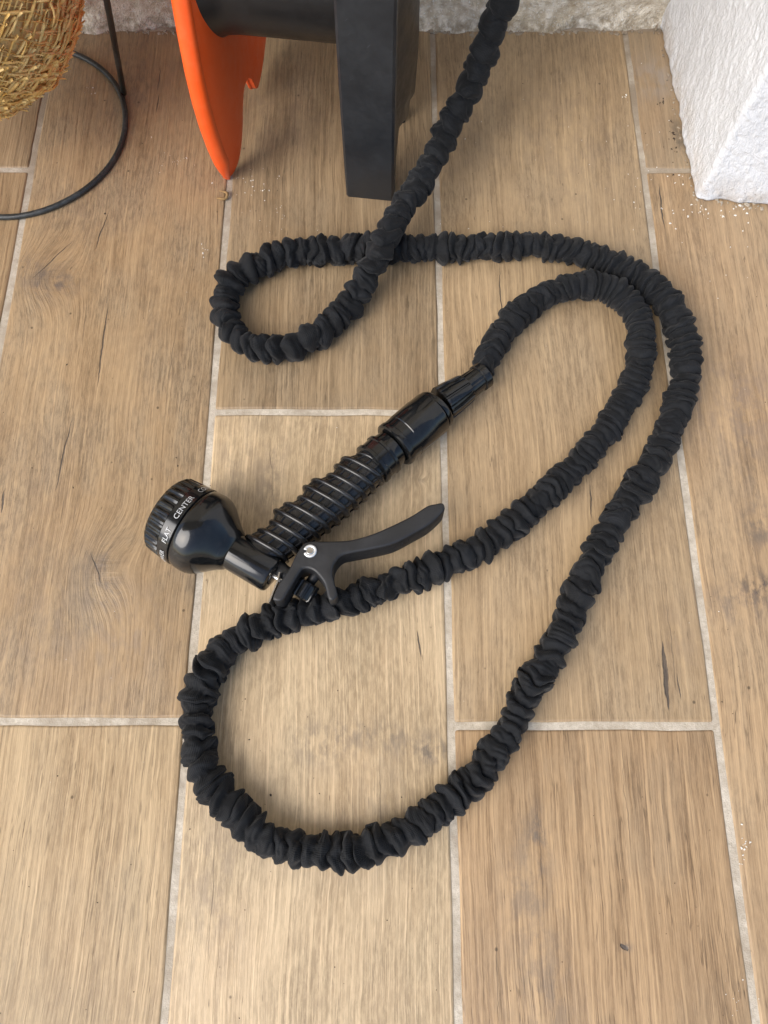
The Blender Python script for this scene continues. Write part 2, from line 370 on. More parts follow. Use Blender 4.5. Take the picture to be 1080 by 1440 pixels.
# ------------------------------------------------------------------ floor: grout bed and wood-look tiles
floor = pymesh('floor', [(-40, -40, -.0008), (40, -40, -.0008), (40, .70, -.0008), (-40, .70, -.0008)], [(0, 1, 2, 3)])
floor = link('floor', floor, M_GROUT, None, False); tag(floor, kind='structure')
XS = [-.260+(-3)*.1505+i*.1505 for i in range(10)]
def colx(i): return {3: -.2600, 4: -.1129, 5: .0385, 6: .1912}.get(i, -.2600+(i-3)*.1504)
LEN = .592
offs = [.026, .222, .419, .026, .222, .0235, .4185, .222, .026]
GAP = .0022
def plank_mesh(x0, x1, y0, y1, seed):
    cx, cy = (x0+x1)/2, (y0+y1)/2; hx, hy = (x1-x0)/2, (y1-y0)/2
    rr = random.Random(seed)
    # outline with gently wavy edges and rounded corners
    out = []
    def wav(): return rr.uniform(-.00045, .00045)
    n = 14; r = .0014
    cs = [(1, 1), (-1, 1), (-1, -1), (1, -1)]
    base = []
    for k, (sx, sy) in enumerate(cs):
        a0 = [0, 90, 180, 270][k]
        for q in range(4):
            a = R(a0+q*30); base.append((sx*(hx-r)+r*math.cos(a), sy*(hy-r)+r*math.sin(a)))
        nx, ny = cs[(k+1) % 4]
        m = n if k in (1, 3) else 6
        p0 = base[-1]; a = R(a0+90); p1 = (nx*(hx-r)+r*math.cos(a), ny*(hy-r)+r*math.sin(a))
        for q in range(1, m):
            t = q/m; base.append((p0[0]+(p1[0]-p0[0])*t+wav(), p0[1]+(p1[1]-p0[1])*t+wav()))
    N = len(base); rings = []
    for ins, z in ((0, -.008), (0, -.0008), (.0004, -.0003), (.0010, 0.), (.0016, .0001)):
        rings.append([((x*(1-ins/hx)), (y*(1-ins/hy)), z) for x, y in base])
    vs = [v for rg in rings for v in rg]; fs = []
    for k in range(len(rings)-1):
        for j in range(N): fs.append((k*N+j, k*N+(j+1) % N, (k+1)*N+(j+1) % N, (k+1)*N+j))
    fs.append(tuple((len(rings)-1)*N+j for j in range(N)))
    return vs, fs, cx, cy
# palette of planks: tan oak, sandy, brown-grey
def loc(px, py, cx, cy):
    p = P(px, py); return p.x-cx, p.y-cy
PL = {}
def build_plank(i, y0, y1):
    x0, x1 = colx(i)+GAP, colx(i+1)-GAP
    vs, fs, cx, cy = plank_mesh(x0, x1, y0, y1, i*100+int(y0*100))
    me = pymesh('tile_plank', vs, fs)
    key = (i, round((y0+GAP)*10))
    mat = plank_mat(i, y0, cx, cy)
    o = bpy.data.objects.new('tile_plank', me); C.objects.link(o); me.materials.append(mat)
    o.location = (cx, cy, random.uniform(-.0002, .0002)); o.parent = floor
    autosmooth(me, 60)
    return o
TAN, TANL, TAND = (.300, .198, .122), (.400, .275, .176), (.145, .088, .052)
SAN, SANL, SAND = (.420, .292, .190), (.525, .385, .262), (.240, .158, .096)
OAK, OAKL, OAKD = (.330, .215, .130), (.420, .285, .180), (.150, .090, .052)
BRN, BRNL, BRND = (.270, .180, .115), (.340, .240, .160), (.130, .082, .052)
GEN = {}
def plank_mat(i, y0, cx, cy):
    L = lambda px, py: loc(px, py, cx, cy)
    def cr(px, py, hl, wd, sl=0., wig=.004): a = L(px, py); return (a[0], a[1], hl, wd, sl, wig)
    def kn(px, py, rx, ry, amp): a = L(px, py); return (a[0], a[1], rx, ry, amp)
    def pa(px, py, rx, ry, amt, c=(.13, .11, .095)): a = L(px, py); return (a[0], a[1], rx, ry, amt, c)
    yc = round(y0, 1)
    if i == 3 and .0 < y0 < .1:      # long plank on the left with the two knots
        return wood('oak_print_knotty', TAN, TANL, TAND, 3.1,
            knots=[kn(62, 388, .023, .026, .017), kn(146, 800, .020, .027, .017)],
            cracks=[cr(145, 485, .033, .0006), cr(143, 325, .016, .0005, .2), cr(90, 640, .026, .0005, .1), cr(120, 455, .016, .0003), cr(115, 660, .008, .0003),
                    cr(88, 720, .008, .0003), cr(105, 720, .008, .0003), cr(243, 495, .03, .0003, .05), cr(4, 705, .008, .0008), cr(75, 365, .016, .0005, .75),
                    cr(136, 800, .010, .0005, -.45), cr(224, 110, .014, .0004), cr(222, 145, .01, .0004)],
            patches=[pa(75, 398, .017, .013, .85, (.11, .09, .08)), pa(40, 375, .010, .014, .5, (.14, .11, .09)), pa(148, 832, .010, .009, .8, (.12, .10, .09)), pa(140, 790, .012, .014, .45, (.17, .13, .10)), pa(215, 420, .02, .06, .45, (.20, .135, .08)), pa(60, 700, .03, .05, .35, (.19, .13, .085)), pa(110, 300, .04, .03, .4, (.18, .125, .085)), pa(60, 880, .03, .03, .35, (.2, .15, .11)), pa(175, 890, .03, .03, .4, (.22, .17, .13)), pa(180, 100, .05, .05, .4, (.18, .14, .11))], streak=.50, grey=.55, ml=.34, md=.35)
    if i == 3: return wood('oak_print_ribbed', SAN, SANL, SAND, 8.3, freq=.85, grey=.3, streak=.72, ml=.3)
    if i == 4 and y0 > .1:
        return wood('oak_print_back', (.270, .185, .118), (.345, .245, .163), (.140, .092, .058), 12.7, freq=.85, grey=.4, streak=.8, md=.3,
                    cracks=[cr(372, 190, .02, .0003)], patches=[pa(400, 150, .05, .05, .4, (.15, .105, .075)), pa(570, 250, .03, .05, .3, (.17, .12, .08))])
    if i == 4: return wood('oak_print_pale', (.435, .312, .212), (.590, .446, .320), (.255, .175, .112), 21.9, freq=.9, grey=.5, streak=.5, ml=.32, md=.2, grey_col=(.34, .265, .19),
            cracks=[cr(382, 665, .028, .00035, -.1), cr(590, 905, .008, .0006, -.1), cr(666, 560, .01, .0003), cr(535, 1130, .03, .0003), cr(300, 1240, .05, .0002)],
            patches=[pa(500, 1030, .022, .007, .55, (.17, .14, .11)), pa(553, 1042, .012, .010, .5, (.17, .14, .11)), pa(607, 1055, .012, .008, .85), pa(455, 1050, .02, .012, .5), pa(300, 1250, .02, .04, .45, (.24, .18, .13)),
                     pa(384, 680, .010, .03, .6, (.2, .155, .12)), pa(330, 640, .016, .03, .4, (.22, .17, .13)), pa(540, 1150, .02, .03, .35, (.24, .19, .14)), pa(470, 600, .05, .012, .3, (.22, .16, .10))],
            knots=[kn(592, 676, .0035, .003, .003)])
    if i == 5 and y0 > .0:
        return wood('oak_print_stained', (.320, .220, .142), (.415, .295, .196), (.165, .106, .066), 33.3, freq=.8, grey=.3, streak=.6, ml=.28, md=.3,
            cracks=[cr(936, 950, .0205, .0016, .02, .004), cr(831, 705, .012, .0005), cr(944, 905, .03, .0003), cr(705, 420, .03, .0004), cr(720, 550, .02, .0003), cr(955, 965, .008, .0004)],
            patches=[pa(640, 190, .03, .05, .3, (.2, .15, .11)), pa(960, 900, .02, .03, .35, (.25, .18, .12)), pa(800, 200, .05, .08, .3, (.2, .15, .11))])
    if i == 5: return wood('oak_print_open_grain', (.360, .235, .145), (.460, .310, .198), (.165, .098, .057), 41.2, freq=.9, grey=.3, streak=.9,
            cracks=[cr(878, 1332, .0018, .0022, -.9, 0), cr(760, 1200, .03, .0003), cr(700, 1380, .03, .0003), cr(880, 1120, .03, .0003)],
            patches=[pa(757, 1175, .006, .014, .8), pa(740, 1260, .014, .03, .45), pa(770, 1400, .014, .03, .4), pa(880, 1332, .003, .002, .9)])
    if i == 6 and y0 < .3: return wood('oak_print_reddish', (.315, .205, .128), (.415, .285, .187), (.155, .097, .06), 52.5, freq=.7, grey=.35, streak=.65, ml=.3, md=.25,
            patches=[pa(1070, 825, .014, .010, .95, (.05, .045, .045)), pa(1068, 740, .010, .014, .8, (.09, .08, .075)), pa(1040, 850, .02, .012, .6, (.12, .10, .09)), pa(1030, 560, .04, .03, .5, (.2, .15, .12)), pa(1050, 640, .02, .03, .35, (.15, .12, .10))],
            cracks=[cr(1002, 780, .03, .0003), cr(930, 290, .02, .0006)])
    if i == 6: return wood('oak_print_corner', (.300, .205, .140), (.360, .255, .175), (.17, .11, .07), 55.5, freq=.7, grey=.5, streak=.45,
            patches=[pa(955, 190, .006, .016, .8, (.05, .045, .04)), pa(925, 110, .02, .02, .5, (.3, .27, .25))])
    if i == 2: return wood('oak_print_left', BRN, BRNL, BRND, 61.1, streak=.7) if y0 > .3 else GEN.setdefault('l', wood('oak_print_left_low', TAN, TANL, TAND, 64.1, streak=.8))
    return GEN.setdefault(i % 3, wood('oak_print_far', [TAN, SAN, OAK][i % 3], [TANL, SANL, OAKL][i % 3], [TAND, SAND, OAKD][i % 3], 70.+i))
YW = .5555
for i in range(0, 9):
    y = offs[i]
    while y > -1.0: y -= LEN
    while y < YW-.01:
        build_plank(i, y+GAP, min(y+LEN-GAP, YW)); y += LEN

# ------------------------------------------------------------------ back wall and stucco pillar
def noise3(P_, sc_, seed):           # cheap value noise on an (n,3) array
    g = np.random.default_rng(seed).uniform(-1, 1, (32, 32, 32)); q = P_*sc_
    i = np.floor(q).astype(int); f = q-i; f = f*f*(3-2*f); i %= 32; j = (i+1) % 32
    def G(a, b_, c): return g[a, b_, c]
    x0, y0, z0 = i.T; x1, y1, z1 = j.T; fx, fy, fz = f.T
    return ((G(x0, y0, z0)*(1-fx)+G(x1, y0, z0)*fx)*(1-fy)+(G(x0, y1, z0)*(1-fx)+G(x1, y1, z0)*fx)*fy)*(1-fz) + \
           ((G(x0, y0, z1)*(1-fx)+G(x1, y0, z1)*fx)*(1-fy)+(G(x0, y1, z1)*(1-fx)+G(x1, y1, z1)*fx)*fy)*fz
WX = np.r_[np.linspace(-1.2, -.36, 30), np.linspace(-.355, .26, 420), np.linspace(.265, 1.2, 30)]
WZ = np.r_[np.linspace(-.008, .09, 80), np.linspace(.095, .4, 40), np.linspace(.45, 2.4, 20)]
gx, gz = np.meshgrid(WX, WZ); V = np.stack([gx, np.full_like(gx, .5585), gz], -1); Q = V.reshape(-1, 3).copy()
dsp = .0022*noise3(Q, 70, 1)+.0013*noise3(Q, 180, 2)+.004*noise3(Q, 18, 3)+.0007*noise3(Q, 420, 4)
foot = -.0035*np.exp(-np.clip(Q[:, 2], 0, 1)/.006)*(1+.8*noise3(Q, 45, 9))
Q[:, 1] += dsp+foot
me = gridmesh('back_wall', Q.reshape(V.shape)[:, ::-1], False)
# thickness behind
wall = link('back_wall', me, M_WALL)
tag(wall, 'rough cream rendered wall along the back edge of the tiled floor', 'wall')
sb = bmesh.new()
bmesh.ops.create_cube(sb, size=1, matrix=Matrix.Translation((0, .665, 1.196)) @ Matrix.Diagonal((2.4, .19, 2.408, 1)))
me = bpy.data.meshes.new('masonry_core'); sb.to_mesh(me); sb.free(); link('masonry_core', me, M_WALL, wall, False)

cb = bmesh.new()
bmesh.ops.create_cube(cb, size=1, matrix=Matrix.Translation((-.3, .18, 2.46)) @ Matrix.Diagonal((3.2, 1.16, .11, 1)))
me = bpy.data.meshes.new('porch_ceiling'); cb.to_mesh(me); cb.free()
tag(link('porch_ceiling', me, M_CEIL, None, False), kind='structure')

# pillar: closed loop outline swept up, with rounded corner and rough plaster
A0 = Vector((.2186, .585)); A1 = Vector((.2263, .3926)); A2 = Vector((.90, .300))
def pillar_outline():
    pts = []; d1 = (A1-A0).normalized(); d2 = (A2-A1).normalized(); r = .004
    n1 = 150; s0 = A0; e0 = A1-d1*r
    for k in range(n1): pts.append(s0.lerp(e0, k/n1))
    a, c, b_ = A1-d1*r, A1, A1+d2*r
    for k in range(12):
        t = k/12; pts.append((a*(1-t)+c*t)*(1-t)+(c*(1-t)+b_*t)*t)
    for k in range(140): pts.append(b_.lerp(A1+d2*.13, k/140))
    for k in range(20): pts.append((A1+d2*.13).lerp(A2, k/19))
    pts += [Vector((.93, .585)), Vector((.6, .585))]
    return pts
po = pillar_outline()
PZ = np.r_[np.linspace(.0008, .03, 26), np.linspace(.0315, .26, 150), np.linspace(.28, 2.4, 30)]
oxy = np.array([[p.x, p.y] for p in po]); nP = len(po)
tan = np.roll(oxy, -1, 0)-np.roll(oxy, 1, 0); nrm = np.stack([tan[:, 1], -tan[:, 0]], 1); nrm /= np.linalg.norm(nrm, axis=1)[:, None]
V = np.zeros((len(PZ), nP, 3))
for k, z in enumerate(PZ):
    V[k, :, :2] = oxy; V[k, :, 2] = z
Q = V.reshape(-1, 3).copy(); NN = np.tile(nrm, (len(PZ), 1))
q2 = Q.copy(); q2[:, 2] *= .6; q2[:, 0] += Q[:, 2]*.3
d = .0004*noise3(q2, 260, 21)+.0002*noise3(q2, 520, 22)+.0012*noise3(Q, 16, 23)+.0004*noise3(Q, 70, 25)
low = np.exp(-Q[:, 2]/.006)
d += low*(.0016*noise3(Q, 90, 24)+.0008*noise3(Q, 260, 26)+.0005)
far = ((Q[:, 0] > .5) | (Q[:, 1] > .57)); d[far] = 0
Q[:, 0] -= NN[:, 0]*d*-1*-1; Q[:, 1] -= NN[:, 1]*d
me = gridmesh('stucco_pillar', Q.reshape(V.shape)[:, ::-1], True, True)
pil = link('stucco_pillar', me, M_STUCCO)
tag(pil, 'white rough stucco pillar standing at the right of the tiled floor', 'pillar')

# ------------------------------------------------------------------ garden hose (ruched fabric sleeve)
HR = .0089
hp = [(770, -150, .19), (752, -90, .150), (733, -45, .125), (706, 10, .102), (688, 56, .086), (673, 92, .073), (660, 122, .063), (642, 158, .052), (622, 199, .042),
      (592, 255, .034), (560, 299, .031), (537, 345, .0285), (516, 388, .019), (497, 420, .0115), (479, 443, .0105), (456, 463, .0103), (430, 478, .0103), (400, 489, .0103), (367, 491, .0103), (341, 481, .0103),
      (323, 464, .0103), (315, 438, .0103), (319, 412, .0103), (336, 388, .0103), (382, 364, .0103), (424, 354, .0103), (465, 351, .0103), (505, 349, .0100), (550, 349, .0098), (600, 349, .0100), (640, 348, .0103), (690, 346, .0103), (740, 345, .0103),
      (787, 349, .0103), (831, 360, .0103), (875, 376, .0105), (912, 400, .0106), (938, 428, .0105), (956, 458, .0103), (964, 490, .0103), (963, 527, .0103), (956, 561, .0103), (943, 594, .0103),
      (928, 634, .0103), (908, 669, .0103), (888, 699, .0103), (870, 727, .0103), (854, 753, .0103), (838, 783, .0103), (823, 815, .0103), (807, 848, .0103), (793, 880, .0103), (777, 912, .0103), (759, 945, .0103),
      (738, 984, .0103), (720, 1018, .0103), (699, 1052, .0103), (670, 1092, .0103), (641, 1119, .0103), (604, 1148, .0103), (565, 1173, .0103), (519, 1190, .0103), (471, 1197, .0103), (427, 1193, .0103), (385, 1182, .0103), (352, 1165, .0103),
      (325, 1139, .0103), (301, 1108, .0103), (284, 1074, .0103), (276, 1040, .0103), (277, 1004, .0103), (283, 970, .0103), (297, 937, .0103), (321, 908, .0103), (354, 888, .0103), (392, 872, .0103), (430, 861, .0103), (466, 853, .0103),
      (498, 843, .0103), (530, 831, .0103), (567, 817, .0103), (607, 802, .0103), (647, 783, .0103), (683, 762, .0103), (714, 740, .0103), (744, 716, .0103), (775, 690, .0103), (804, 662, .0103), (832, 630, .0103),
      (860, 594, .0103), (884, 556, .0103), (899, 516, .0103), (902, 480, .0103), (895, 446, .0100), (877, 419, .0100), (850, 403, .0102), (820, 400, .0103), (787, 407, .0104), (757, 420, .0105), (730, 440, .0108), (709, 466, .0112), (691, 496, .0118), (678, 520, .0122)]
lead = [Vector(v) for v in ((.006, .452, .262), (.030, .458, .278), (.062, .458, .270), (.082, .446, .238))]     # on to the reel
cl, S = smooth_curve(lead+[P(*q) for q in hp], .00060)
# arc length at control points, to vary the ruching along the hose
cpw = np.array([list(P(*q)) for q in hp]); idx = [int(np.argmin(((cl-c)**2).sum(1))) for c in cpw]
def at_px(px, py):
    k = min(range(len(hp)), key=lambda i: (hp[i][0]-px)**2+(hp[i][1]-py)**2); return S[idx[k]]
marks = [(770, -150, .016, .60), (706, 10, .0145, .62), (642, 158, .0108, .80), (560, 299, .0105, .82), (497, 420, .0095, .95), (341, 481, .0100, .95), (382, 364, .0080, .85), (600, 349, .0068, .85), (740, 345, .0064, .85),
         (912, 400, .0062, .85), (956, 561, .0060, .82), (888, 699, .0080, .9), (838, 783, .0080, .9), (759, 945, .0072, .9), (641, 1119, .0068, .9), (471, 1197, .0070, .95), (284, 1074, .0072, .98),
         (321, 908, .0075, .95), (466, 853, .0080, .95), (647, 783, .0072, .95), (804, 662, .0050, .65), (899, 516, .0044, .58), (820, 400, .0048, .62), (730, 440, .0075, .7), (678, 520, .008, .7)]
ms = np.array([at_px(m[0], m[1]) for m in marks]); mL = np.array([m[2] for m in marks]); mA = np.array([m[3] for m in marks])
o_ = np.argsort(ms); ms, mL, mA = ms[o_], mL[o_], mA[o_]
Ls = np.interp(S, ms, mL); Am = np.interp(S, ms, mA)
ph0 = np.r_[0, np.cumsum(np.diff(S)/((Ls[1:]+Ls[:-1])/2))]        # in turns
NT = 96; th = np.linspace(0, 2*math.pi, NT, endpoint=False)
SS = S[:, None]*np.ones(NT)[None]; TH = np.ones(len(S))[:, None]*th[None]; PH0 = ph0[:, None]*np.ones(NT)[None]; LL = Ls[:, None]
K = int(ph0[-1])+30
def n2(seed, fu, nv, U=None): return lattice2(seed, int((PH0.max() if U is None else U.max())*fu)+8, nv)((PH0 if U is None else U)*fu+2, TH/(2*math.pi)*nv)
WF = np.clip(.0082/LL, .3, 1)**2.0
tilt = n2(31, .22, 2)*.45
warp = .48*n2(32, .38, 4)+.32*n2(33, .75, 7)+.10*n2(34, 1.5, 13)+tilt
warp = warp*WF
PHI = PH0+warp+5
k_i = np.floor(PHI).astype(int); u = PHI-k_i
hgt = np.random.default_rng(40).uniform(-1, 1, K+60)
lat_h = lattice2(41, K+60, 6); lat_l = lattice2(42, K+60, 5)
hi = .86+.24*hgt[k_i]+.36*lat_h(k_i.astype(float)+2, TH/(2*math.pi)*6)
lean = .34*lat_l(k_i.astype(float)+2, TH/(2*math.pi)*4)+.12*np.random.default_rng(43).uniform(-1, 1, K+60)[k_i]
PX = .30+.25*np.clip((.0125-LL)/.0035, 0, 1)
LG = np.clip((LL-.0088)/.003, 0, 1)
prof = np.sin(math.pi*u**(1+.9*LG))**PX
h1 = prof*np.clip(hi, .28, 1.6)
# second, finer set of pleats
PHI2 = PH0*2.0+.9*n2(51, .6, 5)+.5*n2(52, 1.2, 8)+5
k2 = np.floor(PHI2).astype(int); u2 = PHI2-k2; lat2 = lattice2(53, int(PHI2.max())+60, 7)
h2 = np.sin(math.pi*u2)**.8*np.clip(.5+.8*lat2(k2.astype(float)+2, TH/(2*math.pi)*7), 0, 1.3)
dense = np.clip((.0075-LL)/.003, 0, 1)
amp = .0046*Am[:, None]
disp = amp*(h1-.62)+(.0012+.0005*LG)*(h2-.35)*(1-.4*dense)*np.clip(Am[:, None], .5, 1.2)+.0005*n2(61, .9, 7)+.0002*n2(62, 2.2, 20)+.0007*n2(63, .3, 3)
rad = HR-.0002+disp
shift = lean*WF*h1*LL*1.15
# taper where the sleeve enters the fitting
endd = S[-1]-SS; rad = rad*(1-.22*np.exp(-endd/.006))
T = np.gradient(cl, axis=0); T /= np.linalg.norm(T, axis=1)[:, None]
SD = np.cross(T, [0, 0, 1.]); SD /= np.linalg.norm(SD, axis=1)[:, None]; UD = np.cross(SD, T)
wob = lattice2(71, int(S[-1]*45)+8, 1)
off = np.array([wob(np.array([s*45+2]), np.array([0.]))[0] for s in S])*.0007
V = (cl+SD*off[:, None])[:, None, :]+rad[..., None]*(np.cos(TH)[..., None]*SD[:, None, :]+np.sin(TH)[..., None]*UD[:, None, :])+shift[..., None]*T[:, None, :]
V[..., 2] = np.where(V[..., 2] < .0022, .0006+(.0016*np.exp((V[..., 2]-.0022)/.0016)), V[..., 2])
hose = empty('garden_hose', (float(cl[-1, 0]), float(cl[-1, 1]), 0))
tag(hose, 'ruched black fabric covered expandable hose looped across the wood-look floor', 'garden hose')
me = gridmesh('fabric_sleeve', V[:, ::-1], True, True)
uvl = me.uv_layers.new(name='UVMap')
vi = np.zeros(len(me.loops), np.int32); me.loops.foreach_get('vertex_index', vi)
Sv = (S[:, None]*np.ones(NT)[None]); Tv = (th[::-1][None]*np.ones(len(S))[:, None])*.0105
# arc length of the cloth (so that the weave follows the folds)
seg = np.linalg.norm(np.diff(V[:, ::-1], axis=0), axis=2).mean(1); Sc = np.r_[0, np.cumsum(seg)][:, None]*np.ones(NT)[None]
UVv = np.stack([Sc.reshape(-1), Tv.reshape(-1)], 1)
uvl.data.foreach_set('uv', UVv[vi].astype(np.float32).reshape(-1))
link('fabric_sleeve', me, M_FABRIC, hose)

# ------------------------------------------------------------------ hose end fitting
def AXZ(px, py, z): return P(px, py, z)
c0 = AXZ(553.6, 627.4, .0180); c1 = AXZ(610, 579, .0160); c2 = AXZ(618, 571, .0157); c3 = AXZ(654, 546.5, .0142); c4 = AXZ(681, 526.5, .0130)
ax1 = (c1-c0); Lc = ax1.length
rc = .0152
me = lathe('coupling', c0, ax1, [(0, rc*.62), (0, rc*.93), (.0007, rc*1.0), (.0016, rc*1.02), (.0040, rc*1.01), (.0045, rc*.97), (.010, rc*.975), (.0105, rc*1.0), (Lc*.5, rc*1.0), (Lc*.72, rc*.992), (Lc*.74, rc*.975), (Lc-.0016, rc*.97), (Lc-.0006, rc*.945), (Lc, rc*.85), (Lc, rc*.5)], 96,
           lambda t, s: 1-.014*(np.abs(((t*3/(2*math.pi)+.15) % 1)-.5) < .17)*(1 if .0104 < s < Lc*.71 else 0))
autosmooth(me, 30); fit = link('coupling', me, M_GLOSS, hose, False)
me = lathe('coupling_rim', c1-ax1.normalized()*.0008, c2-c1, [(0, rc*.5), (0, rc*.78), (.0008, rc*.90), (.0030, rc*.92), (.0045, rc*.86), (.0060, rc*.70), (.006, rc*.4)], 72)
autosmooth(me, 40); link('coupling_rim', me, M_GLOSS, hose, False)
ax3 = c3-c2; L3 = ax3.length
def flute(n, d, sharp=6):
    def f(t, s): return 1-d*(np.abs(np.sin(t*n/2))**sharp)
    return f
me = lathe('lock_nut', c2+ax3.normalized()*.002, ax3, [(0, .007), (0, .0112), (.0012, .0118), (L3*.4, .0112), (L3*.86, .0100), (L3*.93, .0094), (L3*.95, .006)], 144,
           lambda t, s: 1-.10*(np.abs(np.sin(t*7)) < .5)*(1 if .001 < s < L3*.9 else 0))
autosmooth(me, 25); link('lock_nut', me, M_GLOSS, hose, False)
ax4 = c4-c3; L4 = ax4.length
me = lathe('hose_ferrule', c3-ax4.normalized()*.002, ax4, [(0, .006), (0, .0086), (.006, .0084), (L4*.8, .0080), (L4*.82, .0090), (L4+.0015, .0090), (L4+.002, .0084), (L4+.002, .006)], 96,
           lambda t, s: 1-.05*(np.abs(np.sin(t*2.5+.4)) < .28)*(1 if s < L4*.75 else 0))
autosmooth(me, 30); link('hose_ferrule', me, M_GLOSS, hose, False)

# ------------------------------------------------------------------ spray nozzle
HZ = .0253
f0 = AXZ(239.5, 722, HZ); n1 = AXZ(383, 808.5, HZ-.001)
bx = (n1-f0); BL = bx.length; bx.normalize()
gun = empty('spray_nozzle', (f0.x, f0.y, 0))
tag(gun, 'black plastic hose spray gun with ribbed grip lying on the tiles', 'spray nozzle')
px_s = BL/((382-236)**2+(808-719.6)**2)**.5
k = px_s
rH = .0251
pr = [(-.0015, .010), (-.0015, rH*.86), (0, rH*.93), (.0008, rH*.955), (.0095, rH*.99), (.0098, rH*.955)]
me = lathe('dial_ring', f0, bx, pr, 240, lambda t, s: 1-.050*(np.clip(np.cos(t*30)*2.2, -1, 1)*.5+.5)*(1 if -.001 < s < .0096 else 0))
autosmooth(me, 40); link('dial_ring', me, M_GLOSS, gun, False)
me = lathe('print_band', f0+bx*.0092, bx, [(0, rH*.6), (0, rH*.955), (.0006, rH*.985), (.0076, rH*1.005), (.0082, rH*.975), (.0082, rH*.6)], 128)
autosmooth(me, 40); band = link('print_band', me, M_MATTE, gun, False); band.data.materials[0] = M_GLOSS
hs = .0176
me = lathe('spray_head', f0+bx*hs, bx, [(0, rH*.6), (0, rH*.97), (.0006, rH*1.0), (.003, rH*1.01), (.0065, rH*1.015), (.0095, rH*1.0), (.0118, rH*.965), (.0145, rH*.895), (.0180, rH*.775), (.0215, rH*.655), (.0245, rH*.56), (.0275, rH*.49), (.029, rH*.40)], 128)
autosmooth(me, 50); link('spray_head', me, M_GLOSS, gun, False)
rN = .0109
me = lathe('barrel', f0+bx*(hs+.025), bx, [(0, rN*.9), (.001, rN*1.02), (BL-hs-.026, rN), (BL-hs-.0248, rN*.94), (BL-hs-.0244, rN*.8)], 96)
autosmooth(me, 40); barrel = link('barrel', me, M_GLOSS, gun, False)
axb, sb_, ub_ = frame(bx)
for an in (70, 250):
    dv = sb_*math.cos(R(an))+ub_*math.sin(R(an)); p0 = f0+bx*(hs+.031)+dv*rN; p1 = f0+bx*(BL-.0022)+dv*rN
    link('mould_seam', tubemesh('mould_seam', [p0, p0.lerp(p1, .5), p1], .00022, 6), M_GLOSS, barrel)
# printed words wrapped round the band
def wrap_text(word, ang_c, size=.0044):
    cu = bpy.data.curves.new('t', 'FONT'); cu.body = word; cu.size = size; cu.align_x = 'CENTER'; cu.align_y = 'CENTER'; cu.resolution_u = 3; cu.space_character = 1.02
    ob = bpy.data.objects.new('t', cu); C.objects.link(ob)
    dg = bpy.context.evaluated_depsgraph_get(); dg.update(); me = bpy.data.meshes.new_from_object(ob.evaluated_get(dg)); bpy.data.objects.remove(ob)
    bm = bmesh.new(); bm.from_mesh(me); bmesh.ops.triangulate(bm, faces=bm.faces)
    long_e = [e for e in bm.edges if e.calc_length() > .0012]
    bmesh.ops.subdivide_edges(bm, edges=long_e, cuts=2)
    ax, s, u = frame(bx); r = rH*1.008
    for v in bm.verts:
        # letter tops point to the spray face; text reads round the band
        a = ang_c + v.co.x*TXT/r; t = .0092+.0050-v.co.y
        rr = r*(.988+(t-.0092)/.0076*.020)+.00012
        p = f0+bx*t+(s*math.cos(a)+u*math.sin(a))*rr
        v.co = p
    bm.to_mesh(me); bm.free(); me.name = 'lettering'
    link('lettering', me, M_PRINT, band, False)
TXT = 1
for wd, a in (('CONE', 2.52), ('CENTER', 1.72), ('FLAT', .96), ('SHOWER', .16)): wrap_text(wd, a)

# grip
g0 = AXZ(372, 778, .0225); g1 = AXZ(527, 651, .0190)
gd = (g1-g0); GL = gd.length; gd.normalize()
bh = Vector((bx.x, bx.y, 0)).normalized(); Zv = Vector((0, 0, 1))
def grip_ab(t):                     # half width along barrel direction, half height; t in 0..1
    a = .0132+.0028*math.sin(math.pi*min(1, max(0, t*1.0))) ; c = .0118+.0020*math.sin(math.pi*t)
    return a, c
def bump_front(t): return .0022*math.sin(2*math.pi*(t*3.6+.10))
def grip_ring(t, sc_=1., seg=72, extra=0.):
    a, c = grip_ab(t); p = g0+gd*(GL*t); out = []
    for kk in range(seg):
        q = 2*math.pi*kk/seg; cx = math.cos(q); sz = math.sin(q)
        cx = math.copysign(abs(cx)**.86, cx); sz = math.copysign(abs(sz)**.86, sz)
        fb = bump_front(t)*max(0, -cx)
        out.append(p+bh*((a*sc_+extra)*cx-fb)+Zv*((c*sc_+extra)*sz))
    return out
rows = [grip_ring(t, .85) for t in np.linspace(-.02, 1.0, 40)]
me = gridmesh('grip', np.array([[list(v) for v in r] for r in rows]), True, True); autosmooth(me, 50)
grip = link('grip', me, M_GRIP, gun, False)
NR = 12
for i in range(NR):
    t0 = .035+i*(.95/(NR-1)) - .0; rows = []
    hw = .0015/GL
    for dt, e in ((-1.9, -.0026), (-1.6, -.0011), (-1.1, -.0003), (-.5, .0001), (0, .0002), (.5, .0001), (1.1, -.0003), (1.6, -.0011), (1.9, -.0026)):
        r = grip_ring(t0+dt*hw*.7, 1., 72, e); c_ = grip_ring(t0, 1., 72, 0)
        rows.append(r)
    me = gridmesh('grip_rib', np.array([[list(v) for v in r] for r in rows]), True, True); autosmooth(me, 60)
    link('grip_rib', me, M_GRIP, grip, False)
